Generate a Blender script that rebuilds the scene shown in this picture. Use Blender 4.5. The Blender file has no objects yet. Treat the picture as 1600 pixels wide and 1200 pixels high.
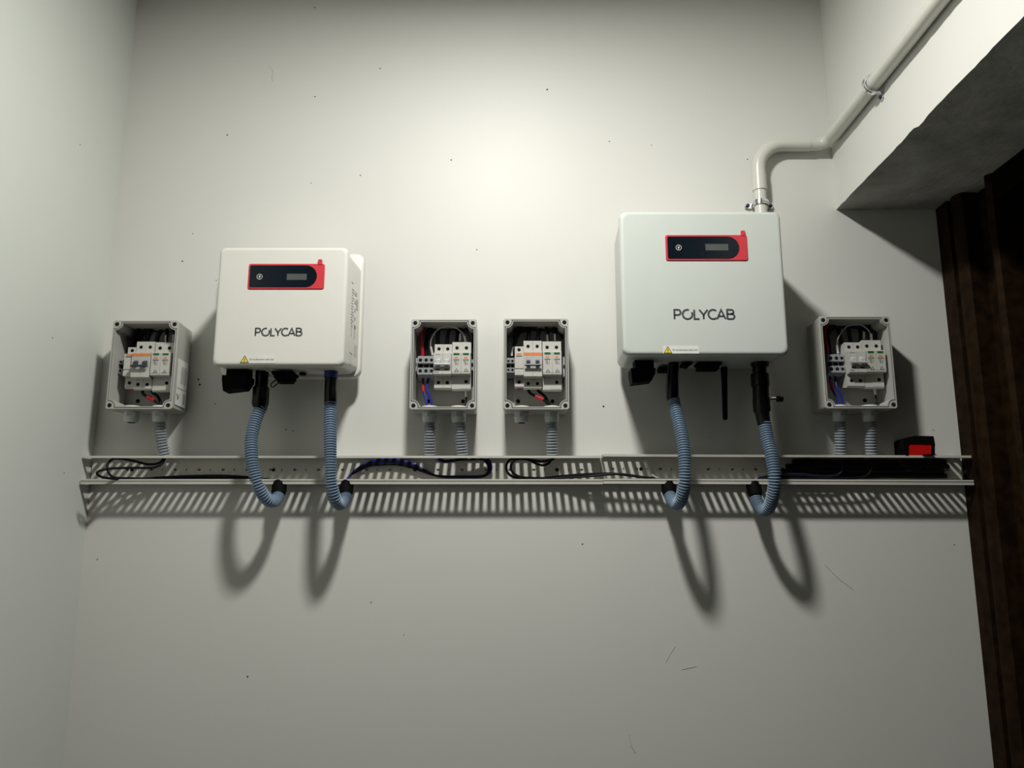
import bpy, math, random
from mathutils import Vector, Matrix
random.seed(7)
S = bpy.context.scene
COL = S.collection
R = math.radians

# ------------------------------------------------------------------ camera, world, lamp, exposure
DW = 1.75                 # camera to back wall
CZ = 1.45                 # camera height
PITCH = R(11.0)
F = 1285.0                # focal length in pixels of the 1600x1200 frame
cam_d = bpy.data.cameras.new('camera'); cam = bpy.data.objects.new('camera', cam_d); COL.objects.link(cam)
cam.location = (0, -DW, CZ); cam.rotation_euler = (math.pi / 2 + PITCH, 0, 0)
cam_d.sensor_width = 36; cam_d.lens = 36 * F / 1600; cam_d.clip_start = 0.02
S.camera = cam

w = bpy.data.worlds.new('world'); S.world = w; w.use_nodes = True
w.node_tree.nodes['Background'].inputs[0].default_value = (0.9, 1.0, 0.95, 1)
w.node_tree.nodes['Background'].inputs[1].default_value = 0.005

LX, LD, LZ = -0.03, 0.85, 1.29          # ceiling panel lamp: x, distance from wall, height above camera
ld = bpy.data.lights.new('ceiling_panel_light', 'AREA'); ld.shape = 'DISK'; ld.size = 0.15
ld.energy = 24.2; ld.color = (1.0, 0.99, 0.935)
lo = bpy.data.objects.new('ceiling_panel_light', ld); COL.objects.link(lo)
lo.location = (LX, -LD, CZ + LZ)

S.view_settings.view_transform = 'Standard'; S.view_settings.look = 'None'
S.view_settings.gamma = 1.0; S.view_settings.use_curve_mapping = False
S.view_settings.exposure = 0.0

# ------------------------------------------------------------------ helpers
def at(px, py, d=0.0):
    """world point at distance d from the back wall seen at photo pixel px,py"""
    x = px - 800.0; u = 600.0 - py
    c, s = math.cos(PITCH), math.sin(PITCH)
    fy = F * c - u * s; fz = F * s + u * c
    t = (DW - d) / fy
    return Vector((x * t, -d, CZ + fz * t))
def zz(py, d): return at(800, py, d).z

def srgb(r, g, b):
    f = lambda c: (c / 12.92 if c <= .04045 else ((c + .055) / 1.055) ** 2.4)
    return (f(r / 255), f(g / 255), f(b / 255), 1)

def mat(name, col, rough=0.5, metal=0.0, var=0.06, scale=30.0, bump=0.0, bscale=200.0, spec=0.5, trans=0.0):
    m = bpy.data.materials.new(name); m.use_nodes = True
    nt = m.node_tree; b = nt.nodes['Principled BSDF']
    tc = nt.nodes.new('ShaderNodeTexCoord')
    n = nt.nodes.new('ShaderNodeTexNoise'); n.inputs['Scale'].default_value = scale; n.inputs['Detail'].default_value = 4
    nt.links.new(tc.outputs['Object'], n.inputs['Vector'])
    r = nt.nodes.new('ShaderNodeValToRGB')
    lo_ = [max(0, c * (1 - var)) for c in col[:3]] + [1]; hi = [min(1, c * (1 + var)) for c in col[:3]] + [1]
    r.color_ramp.elements[0].color = lo_; r.color_ramp.elements[1].color = hi
    r.color_ramp.elements[0].position = .3; r.color_ramp.elements[1].position = .7
    nt.links.new(n.outputs['Fac'], r.inputs['Fac']); nt.links.new(r.outputs['Color'], b.inputs['Base Color'])
    b.inputs['Roughness'].default_value = rough; b.inputs['Metallic'].default_value = metal
    b.inputs['Specular IOR Level'].default_value = spec
    if bump:
        n2 = nt.nodes.new('ShaderNodeTexNoise'); n2.inputs['Scale'].default_value = bscale; n2.inputs['Detail'].default_value = 6
        nt.links.new(tc.outputs['Object'], n2.inputs['Vector'])
        bp = nt.nodes.new('ShaderNodeBump'); bp.inputs['Strength'].default_value = bump; bp.inputs['Distance'].default_value = .002
        nt.links.new(n2.outputs['Fac'], bp.inputs['Height']); nt.links.new(bp.outputs['Normal'], b.inputs['Normal'])
    return m

M = {}
M['wall'] = mat('wall_paint', (.665, .66, .625), .48, var=.012, scale=2.5, bump=.06, bscale=60, spec=.30)
M['wall_l'] = mat('green_grey_paint_dimmed', (.60, .622, .585), .5, var=.012, scale=2.5, bump=.06, bscale=60, spec=.30)  # own green-grey tint, darkened so the colour carries the edge falloff
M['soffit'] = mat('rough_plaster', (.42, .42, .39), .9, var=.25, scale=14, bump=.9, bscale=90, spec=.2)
M['ceiling'] = mat('ceiling_paint', (.55, .55, .53), .8, var=.02)
M['floor'] = mat('floor_tile', (.07, .06, .055), .5, var=.1)
M['wood'] = mat('dark_wood', (.015, .0075, .003), .6, var=.5, scale=40, bump=.3, bscale=40, spec=.06)
M['leaf'] = mat('door_black_and_shade', (.003, .0025, .002), .9, var=.2, spec=.03)
M['box'] = mat('grey_box_plastic', (.42, .42, .39), .5, var=.03)
M['groove'] = mat('dark_rubber', (.02, .02, .02), .8)
M['hole'] = mat('dark_recess', (.012, .012, .012), .8, spec=.1)
M['gland'] = mat('gland_plastic', (.66, .68, .68), .5)
M['conduit'] = mat('grey_conduit_plastic', (.30, .32, .35), .45)
M['hose'] = mat('blue_grey_hose', (.20, .275, .37), .5)
M['black'] = mat('black_plastic', (.003, .003, .0035), .3, spec=.25)
M['blackm'] = mat('matt_black_plastic', (.003, .003, .0035), .7, spec=.06)
M['blueband'] = mat('dark_blue_band', (.01, .015, .16), .4)
M['inv1'] = mat('warm_white_enamel', (.68, .672, .62), .35, var=.01)
M['inv2'] = mat('cool_white_enamel', (.56, .595, .56), .35, var=.01)
M['red'] = mat('red_plastic', (.58, .035, .05), .4)
M['disp'] = mat('display_glass', (.004, .008, .014), .12, spec=.3)
M['lcd'] = mat('grey_lcd', (.08, .088, .084), .3)
M['print'] = mat('dark_print', (.045, .05, .06), .6)
M['grprint'] = mat('grey_print', (.38, .38, .37), .6)
M['sticker'] = mat('white_sticker', (.70, .70, .67), .5)
M['yellow'] = mat('warning_yellow', (.80, .58, .02), .5)
M['tray'] = mat('tray_enamel', (.56, .55, .50), .45, var=.05, scale=12)
M['pvc'] = mat('white_pvc', (.60, .595, .54), .3, var=.02)
M['chrome'] = mat('zinc_plated_steel', (.75, .76, .78), .18, 1.0)
M['screw'] = mat('dark_screw', (.01, .012, .04), .4)
M['mcb'] = mat('breaker_white', (.50, .495, .455), .45, var=.02)
M['mcbg'] = mat('breaker_grey', (.42, .43, .44), .45)
M['tbgrey'] = mat('terminal_grey', (.30, .31, .33), .5)
M['toggle'] = mat('toggle_black', (.03, .035, .04), .4)
M['orange'] = mat('orange_print', (.75, .20, .04), .5)
M['green'] = mat('green_window', (.02, .12, .05), .3)
M['wred'] = mat('red_wire', (.42, .01, .015), .4)
M['wblue'] = mat('blue_wire', (.010, .018, .27), .4)
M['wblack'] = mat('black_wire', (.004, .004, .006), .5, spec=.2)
M['wdark'] = mat('navy_wire', (.008, .009, .03), .35)
M['wwhite'] = mat('pale_wire', (.62, .66, .60), .4)
M['rail'] = mat('din_rail_steel', (.55, .56, .56), .3, .8)
M['speck'] = mat('wall_speck', (.06, .05, .045), .9)
M['smudge'] = mat('wall_smudge', (.52, .515, .49), .9)
M['redcase'] = mat('red_case', (.55, .006, .006), .4)

class MB:
    def __init__(s): s.v = []; s.f = []; s.m = []
    def face(s, idx, m=0): s.f.append(tuple(idx)); s.m.append(m)
    def box(s, x0, x1, y0, y1, z0, z1, m=0):
        if x0 > x1: x0, x1 = x1, x0
        if y0 > y1: y0, y1 = y1, y0
        if z0 > z1: z0, z1 = z1, z0
        b = len(s.v)
        s.v += [(x0,y0,z0),(x1,y0,z0),(x1,y1,z0),(x0,y1,z0),(x0,y0,z1),(x1,y0,z1),(x1,y1,z1),(x0,y1,z1)]
        for q in ((0,3,2,1),(4,5,6,7),(0,1,5,4),(1,2,6,5),(2,3,7,6),(3,0,4,7)): s.face([b+i for i in q], m)
        return s
    def loft(s, loops, m=0, cap0=True, cap1=True, closed=True):
        b = len(s.v); n = len(loops[0])
        for L in loops: s.v += [tuple(p) for p in L]
        for i in range(len(loops) - 1):
            for k in range(n if closed else n - 1):
                k2 = (k + 1) % n
                s.face((b+i*n+k, b+i*n+k2, b+(i+1)*n+k2, b+(i+1)*n+k), m)
        if cap0: s.face([b + k for k in range(n)][::-1], m)
        if cap1: s.face([b + (len(loops)-1)*n + k for k in range(n)], m)
        return s
    def tube(s, pts, rad, n=10, m=0, caps=True):
        pts = [Vector(p) for p in pts]
        if not hasattr(rad, '__len__'): rad = [rad] * len(pts)
        loops = []; nrm = None
        for i, p in enumerate(pts):
            a = pts[max(0, i-1)]; c = pts[min(len(pts)-1, i+1)]
            t = (c - a)
            t = t.normalized() if t.length > 1e-9 else Vector((0,0,1))
            if nrm is None:
                nrm = t.orthogonal().normalized()
            else:
                nrm = nrm - t * nrm.dot(t)
                nrm = nrm.normalized() if nrm.length > 1e-9 else t.orthogonal().normalized()
            bn = t.cross(nrm)
            loops.append([p + (nrm*math.cos(2*math.pi*k/n) + bn*math.sin(2*math.pi*k/n)) * rad[i] for k in range(n)])
        return s.loft(loops, m, caps, caps)
    def disc(s, c, axis, r, h, n=12, m=0, r2=None):
        c = Vector(c); a = Vector(axis).normalized()
        return s.tube([c, c + a*h], [r, r if r2 is None else r2], n, m)
    def build(s, name, mats, parent=None, origin=(0,0,0), smooth=35, label=None):
        o_ = Vector(origin)
        me = bpy.data.meshes.new(name)
        me.from_pydata([tuple(Vector(p) - o_) for p in s.v], [], s.f)
        if not isinstance(mats, (list, tuple)): mats = [mats]
        for q in mats: me.materials.append(q)
        me.polygons.foreach_set('material_index', s.m)
        me.polygons.foreach_set('use_smooth', [True] * len(s.f))
        import bmesh
        bm = bmesh.new(); bm.from_mesh(me); bmesh.ops.recalc_face_normals(bm, faces=bm.faces); bm.to_mesh(me); bm.free()
        me.set_sharp_from_angle(angle=R(smooth)); me.update()
        o = bpy.data.objects.new(name, me); COL.objects.link(o)
        if parent is not None: o.parent = parent
        else: o.location = o_
        if label: o['label'] = label
        return o

def thing(name, label, cat, loc, group=None):
    o = bpy.data.objects.new(name, None); COL.objects.link(o); o.location = loc; o.empty_display_size = .03
    return tag(o, label, cat, group)
def tag(o, label, cat, group=None):
    o['label'] = label; o['category'] = cat
    if group: o['group'] = group
    return o
def struct(o): o['kind'] = 'structure'; return o
def dup(root, loc, label):
    r = root.copy(); COL.objects.link(r); r.location = loc; r['label'] = label
    for ch in list(root.children):
        c = ch.copy(); COL.objects.link(c); c.parent = r
        for g in list(ch.children):
            e = g.copy(); COL.objects.link(e); e.parent = c
    return r

def spline(pts, step=.004):
    P = [Vector(p) for p in pts]
    P = [P[0]*2 - P[1]] + P + [P[-1]*2 - P[-2]]
    dense = []
    for i in range(1, len(P) - 2):
        for k in range(24):
            t = k / 24
            a, b, c, d = P[i-1], P[i], P[i+1], P[i+2]
            dense.append(.5*((2*b) + (c-a)*t + (2*a-5*b+4*c-d)*t*t + (3*b-a-3*c+d)*t**3))
    dense.append(P[-2])
    out = [dense[0]]; acc = 0
    for a, b in zip(dense, dense[1:]):
        L = (b - a).length; pos = 0
        while acc + (L - pos) >= step:
            pos += step - acc; acc = 0
            out.append(a.lerp(b, pos / L))
        acc += L - pos
    if (out[-1] - dense[-1]).length > step*.3: out.append(dense[-1])
    return out

def rrect(w, h, r, n=6, cx=0, cz=0, y=0):
    r = max(1e-4, min(r, w/2-1e-4, h/2-1e-4)); L = []
    for sx, sz, a0 in ((1,1,0),(-1,1,90),(-1,-1,180),(1,-1,270)):
        for k in range(n+1):
            a = R(a0 + 90*k/n)
            L.append((cx + sx*(w/2-r) + r*math.cos(a), y, cz + sz*(h/2-r) + r*math.sin(a)))
    return L

def ribbon(mb, pts, th, y0, y1, m=0, closed=False):
    """flat stroke of width th along 2D points in XZ"""
    P = [Vector((p[0], p[1])) for p in pts]; n = len(P)
    left = []; right = []
    for i in range(n):
        if closed: a, c = P[i-1], P[(i+1) % n]
        else: a, c = P[max(0,i-1)], P[min(n-1,i+1)]
        d1 = (P[i]-a); d2 = (c-P[i])
        if d1.length < 1e-9: d1 = d2
        if d2.length < 1e-9: d2 = d1
        d1.normalize(); d2.normalize()
        t = d1 + d2; t = t.normalized() if t.length > 1e-6 else d1
        nn = Vector((-t.y, t.x)); k = max(.5, nn.dot(Vector((-d1.y, d1.x))))
        left.append(P[i] + nn*th/2/k); right.append(P[i] - nn*th/2/k)
    b = len(mb.v)
    for i in range(n):
        for y in (y0, y1):
            mb.v.append((left[i].x, y, left[i].y)); mb.v.append((right[i].x, y, right[i].y))
    for i in range(n if closed else n-1):
        p = b+4*i; q = b+4*((i+1) % n)
        mb.face((p, q, q+1, p+1), m); mb.face((p+2, p+3, q+3, q+2), m)
        mb.face((p, p+2, q+2, q), m); mb.face((p+1, q+1, q+3, p+3), m)
    if not closed:
        for p in (b, b+4*(n-1)): mb.face((p, p+1, p+3, p+2), m)

def arc(cx, cz, r, a0, a1, n=14, rz=None):
    rz = rz or r
    return [(cx + r*math.cos(R(a0+(a1-a0)*k/n)), cz + rz*math.sin(R(a0+(a1-a0)*k/n))) for k in range(n+1)]

def letters(mb, word, x0, z0, wid, hgt, th, y0, y1):
    """geometric capital strokes, cap height 1"""
    G = {
     'P': (.62, [[(0,0),(0,1),(.33,1)] + arc(.33,.72,.28,90,-90) + [(0,.44)]]),
     'O': (1.0, [arc(.5,.5,.5,72,388,26)]),
     'L': (.52, [[(0,1),(0,0),(.5,0)]]),
     'Y': (.80, [[(0,1),(.4,.45),(.8,1)], [(.4,.47),(.4,0)]]),
     'C': (.88, [arc(.5,.5,.5,48,312,22)]),
     'A': (.88, [[(0,0),(.44,1),(.88,0)], [(.17,.3),(.71,.3)]]),
     'B': (.62, [[(0,0),(0,1),(.32,1)] + arc(.32,.77,.23,90,-90) + [(0,.54)], [(.3,.54)] + arc(.35,.27,.27,90,-90) + [(0,0)]]),
    }
    start = dict(zip('POLYCAB', (0, .88, 2.13, 2.68, 3.64, 4.56, 5.66))); wd = dict(zip('POLYCAB', (.68, 1.04, .56, .88, .88, .90, .76)))
    sx = wid / 6.42
    for c in word:
        g, st = G[c]
        for s_ in st: ribbon(mb, [(x0 + (start[c] + p[0]*wd[c]/g)*sx, z0 + p[1]*hgt) for p in s_], th, y0, y1)

def text_mesh(name, body, x0, z0, wid, y, material, parent, origin, depth=.0002, hgt=None, rot=None):
    cu = bpy.data.curves.new(name, 'FONT'); cu.body = body; cu.size = 1; cu.extrude = 0
    t = bpy.data.objects.new(name, cu); COL.objects.link(t)
    me = bpy.data.meshes.new_from_object(t); bpy.data.objects.remove(t)
    xs = [v.co.x for v in me.vertices]; ys = [v.co.y for v in me.vertices]
    k = wid / (max(xs) - min(xs)); kh = k if hgt is None else hgt / (max(ys) - min(ys))
    mx, my = min(xs), min(ys); o_ = Vector(origin)
    for v in me.vertices:
        u, q = (v.co.x - mx)*k, (v.co.y - my)*kh
        v.co = (Vector((x0 + u, y, z0 + q)) if rot is None else rot(u, q)) - o_
    me.materials.append(material); me.name = name
    o = bpy.data.objects.new(name, me); COL.objects.link(o); o.parent = parent
    return o

# ------------------------------------------------------------------ room
XL, XR, XD = -.893, .733, .957      # left wall, beam face, door plane
ZS = CZ + .742                      # soffit
ZC = CZ + 1.315                     # ceiling
def wall(name, mb, m): return struct(mb.build(name, m))
wb = MB().box(XL-.1, 1.3, 0, .12, 0, ZC, 0); wall_back = wall('wall_back', wb, M['wall'])
wall('wall_left', MB().box(XL-.1, XL, -3.0, 0, 0, ZC), M['wall_l'])
# lintel over the doorway: bright face, rough underside with an uneven lower arris
lm = MB(); n = 180; rnd = random.Random(3)
front = []; back = []
for i in range(n+1):
    y = -3.0*i/n
    j = rnd.uniform(-.0007, .0007) + (.0022 if i in (21, 22) else 0) - (.003 if i in (23, 24) else 0)
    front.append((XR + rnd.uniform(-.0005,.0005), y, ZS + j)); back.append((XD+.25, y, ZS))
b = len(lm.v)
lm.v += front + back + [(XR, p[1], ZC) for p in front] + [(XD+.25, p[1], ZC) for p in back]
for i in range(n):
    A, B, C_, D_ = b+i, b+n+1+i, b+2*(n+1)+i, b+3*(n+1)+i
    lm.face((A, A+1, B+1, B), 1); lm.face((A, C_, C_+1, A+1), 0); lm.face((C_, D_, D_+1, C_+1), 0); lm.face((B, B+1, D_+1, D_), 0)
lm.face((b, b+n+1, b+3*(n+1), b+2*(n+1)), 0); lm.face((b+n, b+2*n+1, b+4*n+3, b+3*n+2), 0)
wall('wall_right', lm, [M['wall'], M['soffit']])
wall('ceiling', MB().box(XL-.1, 1.3, -3.0, .12, ZC, ZC+.1), M['ceiling'])
wall('floor', MB().box(XL-.1, 1.3, -3.0, .12, -.1, 0), M['floor'])

# door in the recess: leaf with frame mouldings
dm = MB().box(1.03, 1.07, -1.05, -.185, .01, ZS-.06)
for z0, z1 in ((.2, .9), (1.0, ZS-.25)):
    for y0, y1 in ((-.58, -.30), (-.95, -.66)): dm.box(1.024, 1.03, y0, y1, z0, z1)
door = struct(dm.build('door_1', M['leaf']))
def dpart(name, mb, m, label=None): return mb.build(name, m, door, door.location, label=label)
mo = MB()
mo.box(XD, 1.10, -.048, -.001, 0, ZS); dpart('frame_moulding', mo, M['wood'])
mo = MB(); prof = [(XD+.008,-.053),(XD+.002,-.060),(XD,-.072),(XD+.003,-.084),(XD+.010,-.092),(1.1,-.092),(1.1,-.053)]
mo.loft([[(p[0], p[1], 0) for p in prof], [(p[0], p[1], ZS) for p in prof]]); dpart('frame_bead', mo, M['wood'])
dpart('frame_jamb', MB().box(XD+.045, 1.1, -.165, -.048, 0, ZS), M['wood'])
mo = MB(); prof = [(XD+.03,-.160),(XD+.016,-.166),(XD+.012,-.176),(XD+.018,-.186),(1.1,-.186),(1.1,-.160)]
mo.loft([[(p[0], p[1], 0) for p in prof], [(p[0], p[1], ZS) for p in prof]]); dpart('door_stop', mo, M['wood'])
dpart('frame_head', MB().box(XD+.02, 1.1, -1.06, -.186, ZS-.06, ZS-.001), M['leaf'])  # wood head in the leaf's black, soffit shade put into its colour
lx, ly, lz = 1.03, 0, 0
p = at(1586, 686, 0); dirv = (p - cam.location); hit = cam.location + dirv * (1.024 / dirv.x)
dpart('door_latch', MB().box(1.015, 1.03, hit.y-.004, hit.y+.004, hit.z-.006, hit.z+.006), M['chrome'], 'tiny bright metal latch')

# specks and pock marks on the painted wall
def on_left(px, py):
    q = at(px, py, 0); dv = q - cam.location; return cam.location + dv * (XL / dv.x)
sp = [(492,12,2.2),(594,107,2.2),(492,151,2.2),(355,211,2.5),(705,250,2.4),(563,274,2),(486,286,1.6),(855,140,3),(952,221,2),(1018,227,1.6),
      (285,408,2.4),(301,365,1.5),(745,390,1.8),(338,438,1.5),(310,593,3),(312,601,3.5),(336,631,1.8),(387,1057,2.4),(943,635,3),(152,874,1.8),
      (580,941,1.6),(631,992,1.2),(910,850,2.2),(1491,851,1.6),(1168,249,2),(1458,672,1.5),(447,671,2),(458,673,1.8)]
for px, py, r in sp:
    c = at(px, py, 0); rr = r*.00125*.6
    mb = MB(); mb.tube([c + Vector((0, -.0001, 0)), c + Vector((0, -.0011, 0))], [rr, rr*.5], 7)
    mb.build('wall_speck', M['speck'], wall_back, (0, 0, 0))
wall_left = bpy.data.objects['wall_left']
for px, py, r in [(179,407,2.2),(82,528,1.8),(100,739,1.6),(125,226,1.5)]:
    c = on_left(px, py); rr = r*.00125*.6
    MB().tube([c + Vector((.0001,0,0)), c + Vector((.001,0,0))], [rr, rr*.5], 7).build('wall_speck', M['speck'], wall_left, (0,0,0))
def scratch(pts, wd=.0011, m='smudge'):
    mb = MB(); ribbon(mb, [(at(*p, 0).x, at(*p, 0).z) for p in pts], wd, -.0002, -.0006)
    mb.build('wall_scratch', M[m], wall_back, (0,0,0))
scratch([(420,103),(423,108)]); scratch([(425,108),(427,114),(425,120),(426,128)], .0012)
scratch([(1288,882),(1310,904),(1334,922)], .001); scratch([(983,1148),(986,1165),(993,1176)], .0016)
scratch([(1065,1046),(1088,1041)], .001); scratch([(1040,1035),(1048,1020),(1055,1010)], .0008)

# ------------------------------------------------------------------ cable tray lengths
TD = .047; TZT = CZ + .1795; TZB = CZ + .1245; PIT = .0167; SW = .0078
def tray(x0, x1, zt, zb, label, tilt=0, phase=0, dd=0, solid=()):
    t = thing('cable_tray', label, 'cable tray', (x0, -.004, zb), 'perforated cable tray lengths')
    o = Vector((x0, -.004, zb)); th = .0014
    def flange(z0, z1, solid=()):
        mb = MB(); s0, s1 = .013, .041
        mb.box(x0, x1, -.004, -s0, z0, z1); mb.box(x0, x1, -s1, -TD-dd, z0, z1)
        x = x0 + phase; cur = x0
        while x + SW < x1 - .006:
            if not any(a <= x <= b_ for a, b_ in solid): mb.box(cur, x, -s0, -s1, z0, z1); cur = x + SW
            x += PIT
        mb.box(cur, x1, -s0, -s1, z0, z1)
        return mb
    f = flange(zt-th, zt, solid); f.box(x0, x1, -TD-dd, -TD-dd+.0014, zt-.0048, zt-th)
    f.build('top_flange', M['tray'], t, o)
    f = flange(zb, zb+th)
    f.box(x0, x1, -TD-dd, -TD-dd+.003, zb-.0037, zb+.0003); f.box(x0, x1, -TD-dd+.0018, -TD-dd+.003, zb+.0003, zb+.0036)
    f.box(x0, x1, -TD-dd, -TD-dd+.003, zb+.0036, zb+.0066)
    f.build('bottom_flange', M['tray'], t, o)
    mb = MB(); zm = (zt + zb)/2 + .002; y0, y1 = -.004, -.0055
    mb.box(x0, x1, y0, y1, zb+th, zm-.002); mb.box(x0, x1, y0, y1, zm+.002, zt-th)
    cur = x0; x = x0 + .022; k = 0
    while x < x1 - .01:
        wdt = .0022 if k % 2 else .0065
        mb.box(cur, x, y0, y1, zm-.002, zm+.002); cur = x + wdt; x += .0253; k += 1
    mb.box(cur, x1, y0, y1, zm-.002, zm+.002)
    for q in range(int((x1-x0)/.30)+1):
        cx = x0 + .085 + q*.30
        if cx < x1-.01: mb.disc((cx, y1, zm), (0,-1,0), .0037, .0006, 14, 1)
    mb.build('back_panel', [M['tray'], M['hole']], t, o)
    t.rotation_euler = (0, tilt, 0)
    return t
xj = at(942, 730, TD).x
tray(XL+.003, xj-.0006, TZT, TZB, 'long left length of pale perforated cable tray reaching the left wall', 0, .012)
tray(xj, .9515, TZT+.0032, TZB-.0012+.0022, 'shorter right length of pale perforated cable tray ending at the dark door frame', R(.22), .004, .0015, [(at(1215,716,.03).x, at(1350,716,.03).x), (at(1366,716,.03).x, at(1392,716,.03).x), (at(1406,716,.03).x, at(1478,716,.03).x)])

# ------------------------------------------------------------------ inverters
def inverter(L, Rr, T, B, front, px, m, label, plate):
    """px: pixel measurements of the printed panel pieces at depth 'front'"""
    cx, cz, W, H = (L+Rr)/2, (T+B)/2, Rr-L, T-B
    o = Vector((cx, -.035, B))
    t = thing('inverter', label, 'inverter', o, 'wall inverters')
    b = MB(); y = -.036 if not plate else -.052
    if plate:
        xr_ = at(561.5, 500, .052).x; gr = xr_ - (Rr - .003); zb2 = at(560, 585, .052).z
        loops = [rrect(W-.006+2*gr, T-zb2+.004, .02, 6, cx, (T+zb2+.004)/2, y), rrect(W-.004, H-.004, .012, 6, cx, cz, -front+.02)]
    else:
        loops = [rrect(W-.008, H-.008, .016, 6, cx+.003, cz, y), rrect(W-.004, H-.004, .013, 6, cx, cz, -front+.02)]
    b.loft(loops); b.build('body', m, t, o)
    c = MB()
    prof = [(0.004, .020), (.0, .017), (0, .006), (.0012, .0025), (.0035, .0006), (.006, 0), (.0085, 0)]
    c.loft([rrect(W-2*i, H-2*i, .0135 if not plate else .011, 6, cx, cz, -front+q) for i, q in prof])
    c.build('front_cover', m, t, o)
    if plate:
        pl = MB(); X0, X1, Z0, Z1 = plate; pw, ph, pcx, pcz = X1-X0, Z1-Z0, (X0+X1)/2, (Z0+Z1)/2
        pl.loft([rrect(pw-2*i, ph-2*i, .02, 6, pcx, pcz, q) for i, q in ((.002,-.035),(0,-.037),(0,-.046),(.002,-.050),(.006,-.052))])
        pl.build('back_plate', m, t, o)
    else:
        MB().loft([rrect(W-.08, H-.06, .01, 4, cx, cz, q) for q in (-.001, -.036)]).build('wall_bracket', M['box'], t, o)
    yf = -front
    P = lambda x, y_: at(x, y_, front)
    # display: red bezel, black glass with a round right end, lcd, bolt icon, red tab
    bx0, bx1, by0, by1 = px['bezel']
    a0, a1 = P(bx0, by1), P(bx1, by0); bw, bh = a1.x-a0.x, a1.z-a0.z; bcx, bcz = (a0.x+a1.x)/2, (a0.z+a1.z)/2
    bz = MB().loft([rrect(bw-2*i, bh-2*i, .004, 4, bcx, bcz, yf-q) for i, q in ((0,-.001),(0,.0012),(.0008,.002))]); 
    bezel = bz.build('display_bezel', M['red'], t, o)
    g0, g1 = P(px['glass'][0], by1), P(px['glass'][1], by0); iz = bh*.07; gz0, gz1 = a0.z+iz, a1.z-iz; gr = (gz1-gz0)/2
    pts = [(g0.x+.003, gz0), (g1.x-gr, gz0)] + arc(g1.x-gr, (gz0+gz1)/2, gr, -85, 85, 16) + [(g1.x-gr, gz1), (g0.x+.003, gz1), (g0.x+.0008, gz1-.0008), (g0.x, gz1-.003), (g0.x, gz0+.003), (g0.x+.0008, gz0+.0008)]
    gl = MB().loft([[(p[0], yf-q, p[1]) for p in pts] for q in (.0015, .0026)])
    glass = gl.build('display_glass', M['disp'], t, o)
    q0, q1 = P(px['lcd'][0], px['lcd'][3]), P(px['lcd'][1], px['lcd'][2])
    MB().box(q0.x, q1.x, yf-.0024, yf-.0029, q0.z, q1.z).build('lcd_screen', M['lcd'], glass, o)
    ic = MB(); c_ = P(*px['icon']); r = .0054
    ribbon(ic, arc(c_.x, c_.z, r, 0, 345, 20), .0008, yf-.0024, yf-.0029, closed=True)
    ic.loft([[(c_.x+u, yf-q, c_.z+v) for u, v in ((.0016,.0046),(-.0026,-.0006),(-.0003,-.0006),(-.0016,-.0046),(.0026,.0006),(.0003,.0006))] for q in (.0024, .0029)])
    ic.build('bolt_icon', M['sticker'], glass, o)
    tb = P(px['tab'], by0)
    MB().loft([rrect(.0085, .011, .002, 3, tb.x, a1.z+.0035, yf-q) for q in (0, .003)]).build('red_tab', M['red'], bezel, o)
    # lettering
    lt = MB(); l0, l1 = P(px['word'][0], px['word'][3]), P(px['word'][1], px['word'][2])
    letters(lt, 'POLYCAB', l0.x, l0.z, l1.x-l0.x, l1.z-l0.z, (l1.z-l0.z)*.185, yf+.0003, yf-.0005)
    lt.build('lettering', M['print'], t, o)
    # warning sticker
    s0, s1 = P(px['warn'][0], px['warn'][3]), P(px['warn'][1], px['warn'][2]); sh = s1.z-s0.z
    st = MB().box(s0.x-.001, s1.x, yf+.0003, yf-.0004, s0.z-.0005, s1.z).build('warning_sticker', M['sticker'], t, o)
    tw = sh*1.13
    tr = lambda k, q: [(s0.x+tw*(.5-.5*k), yf-q, s0.z+sh*.31*(1-k)), (s0.x+tw*(.5+.5*k), yf-q, s0.z+sh*.31*(1-k)), (s0.x+tw*.5, yf-q, s0.z+sh*(.31+.69*k))]
    tm = MB().loft([tr(1, .0003), tr(1, .0007)], 0); tm.loft([tr(.76, .0006), tr(.76, .0009)], 1)
    mx = s0.x+tw*.5; tm.box(mx-.0006, mx+.0006, yf-.0008, yf-.0011, s0.z+sh*.26, s0.z+sh*.62); tm.box(mx-.0006, mx+.0006, yf-.0008, yf-.0011, s0.z+sh*.12, s0.z+sh*.2)
    tm.build('warning_triangle', [M['print'], M['yellow']], st, o)
    text_mesh('warning_text', 'Do not disconnect under load!', s0.x+tw*1.05, s0.z+sh*.34, (s1.x-s0.x)*.70, yf-.0006, M['print'], st, o, hgt=sh*.24)
    return t, o

yf1 = .166
pxl = dict(bezel=(387,508,412.5,452), glass=(389.5,496.5), lcd=(448.5,480,428.5,438), icon=(406.3,433), tab=500.5, word=(399,472,513,524.5), warn=(375,430,555,567))
A = at(537, 571.5, yf1); Bq = at(345, 386, yf1); C0 = at(330, 571.5, yf1)
plate = (at(344,590,.045).x, at(567.5,490,.045).x, at(560,591.5,.045).z, at(560,397,.045).z)
inv1, io1 = inverter(C0.x+.0005, A.x, Bq.z, A.z, yf1, pxl, M['inv1'], 'smaller warm-white inverter with red display bezel, hanging at the left', plate)
pxr = dict(bezel=(1040.5,1166.5,367.5,407.5), glass=(1043.5,1153.5), lcd=(1102,1137,382,392), icon=(1060,387.5), tab=1160.5, word=(1054,1147,484,498.5), warn=(1037,1092,541.5,553))
yf2 = .180; A2 = at(1233, 554.5, yf2); B2 = at(971, 330, yf2); C2 = at(973, 554.5, yf2)
pxr['warn'] = (1037,1092,540.5,552)
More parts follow.
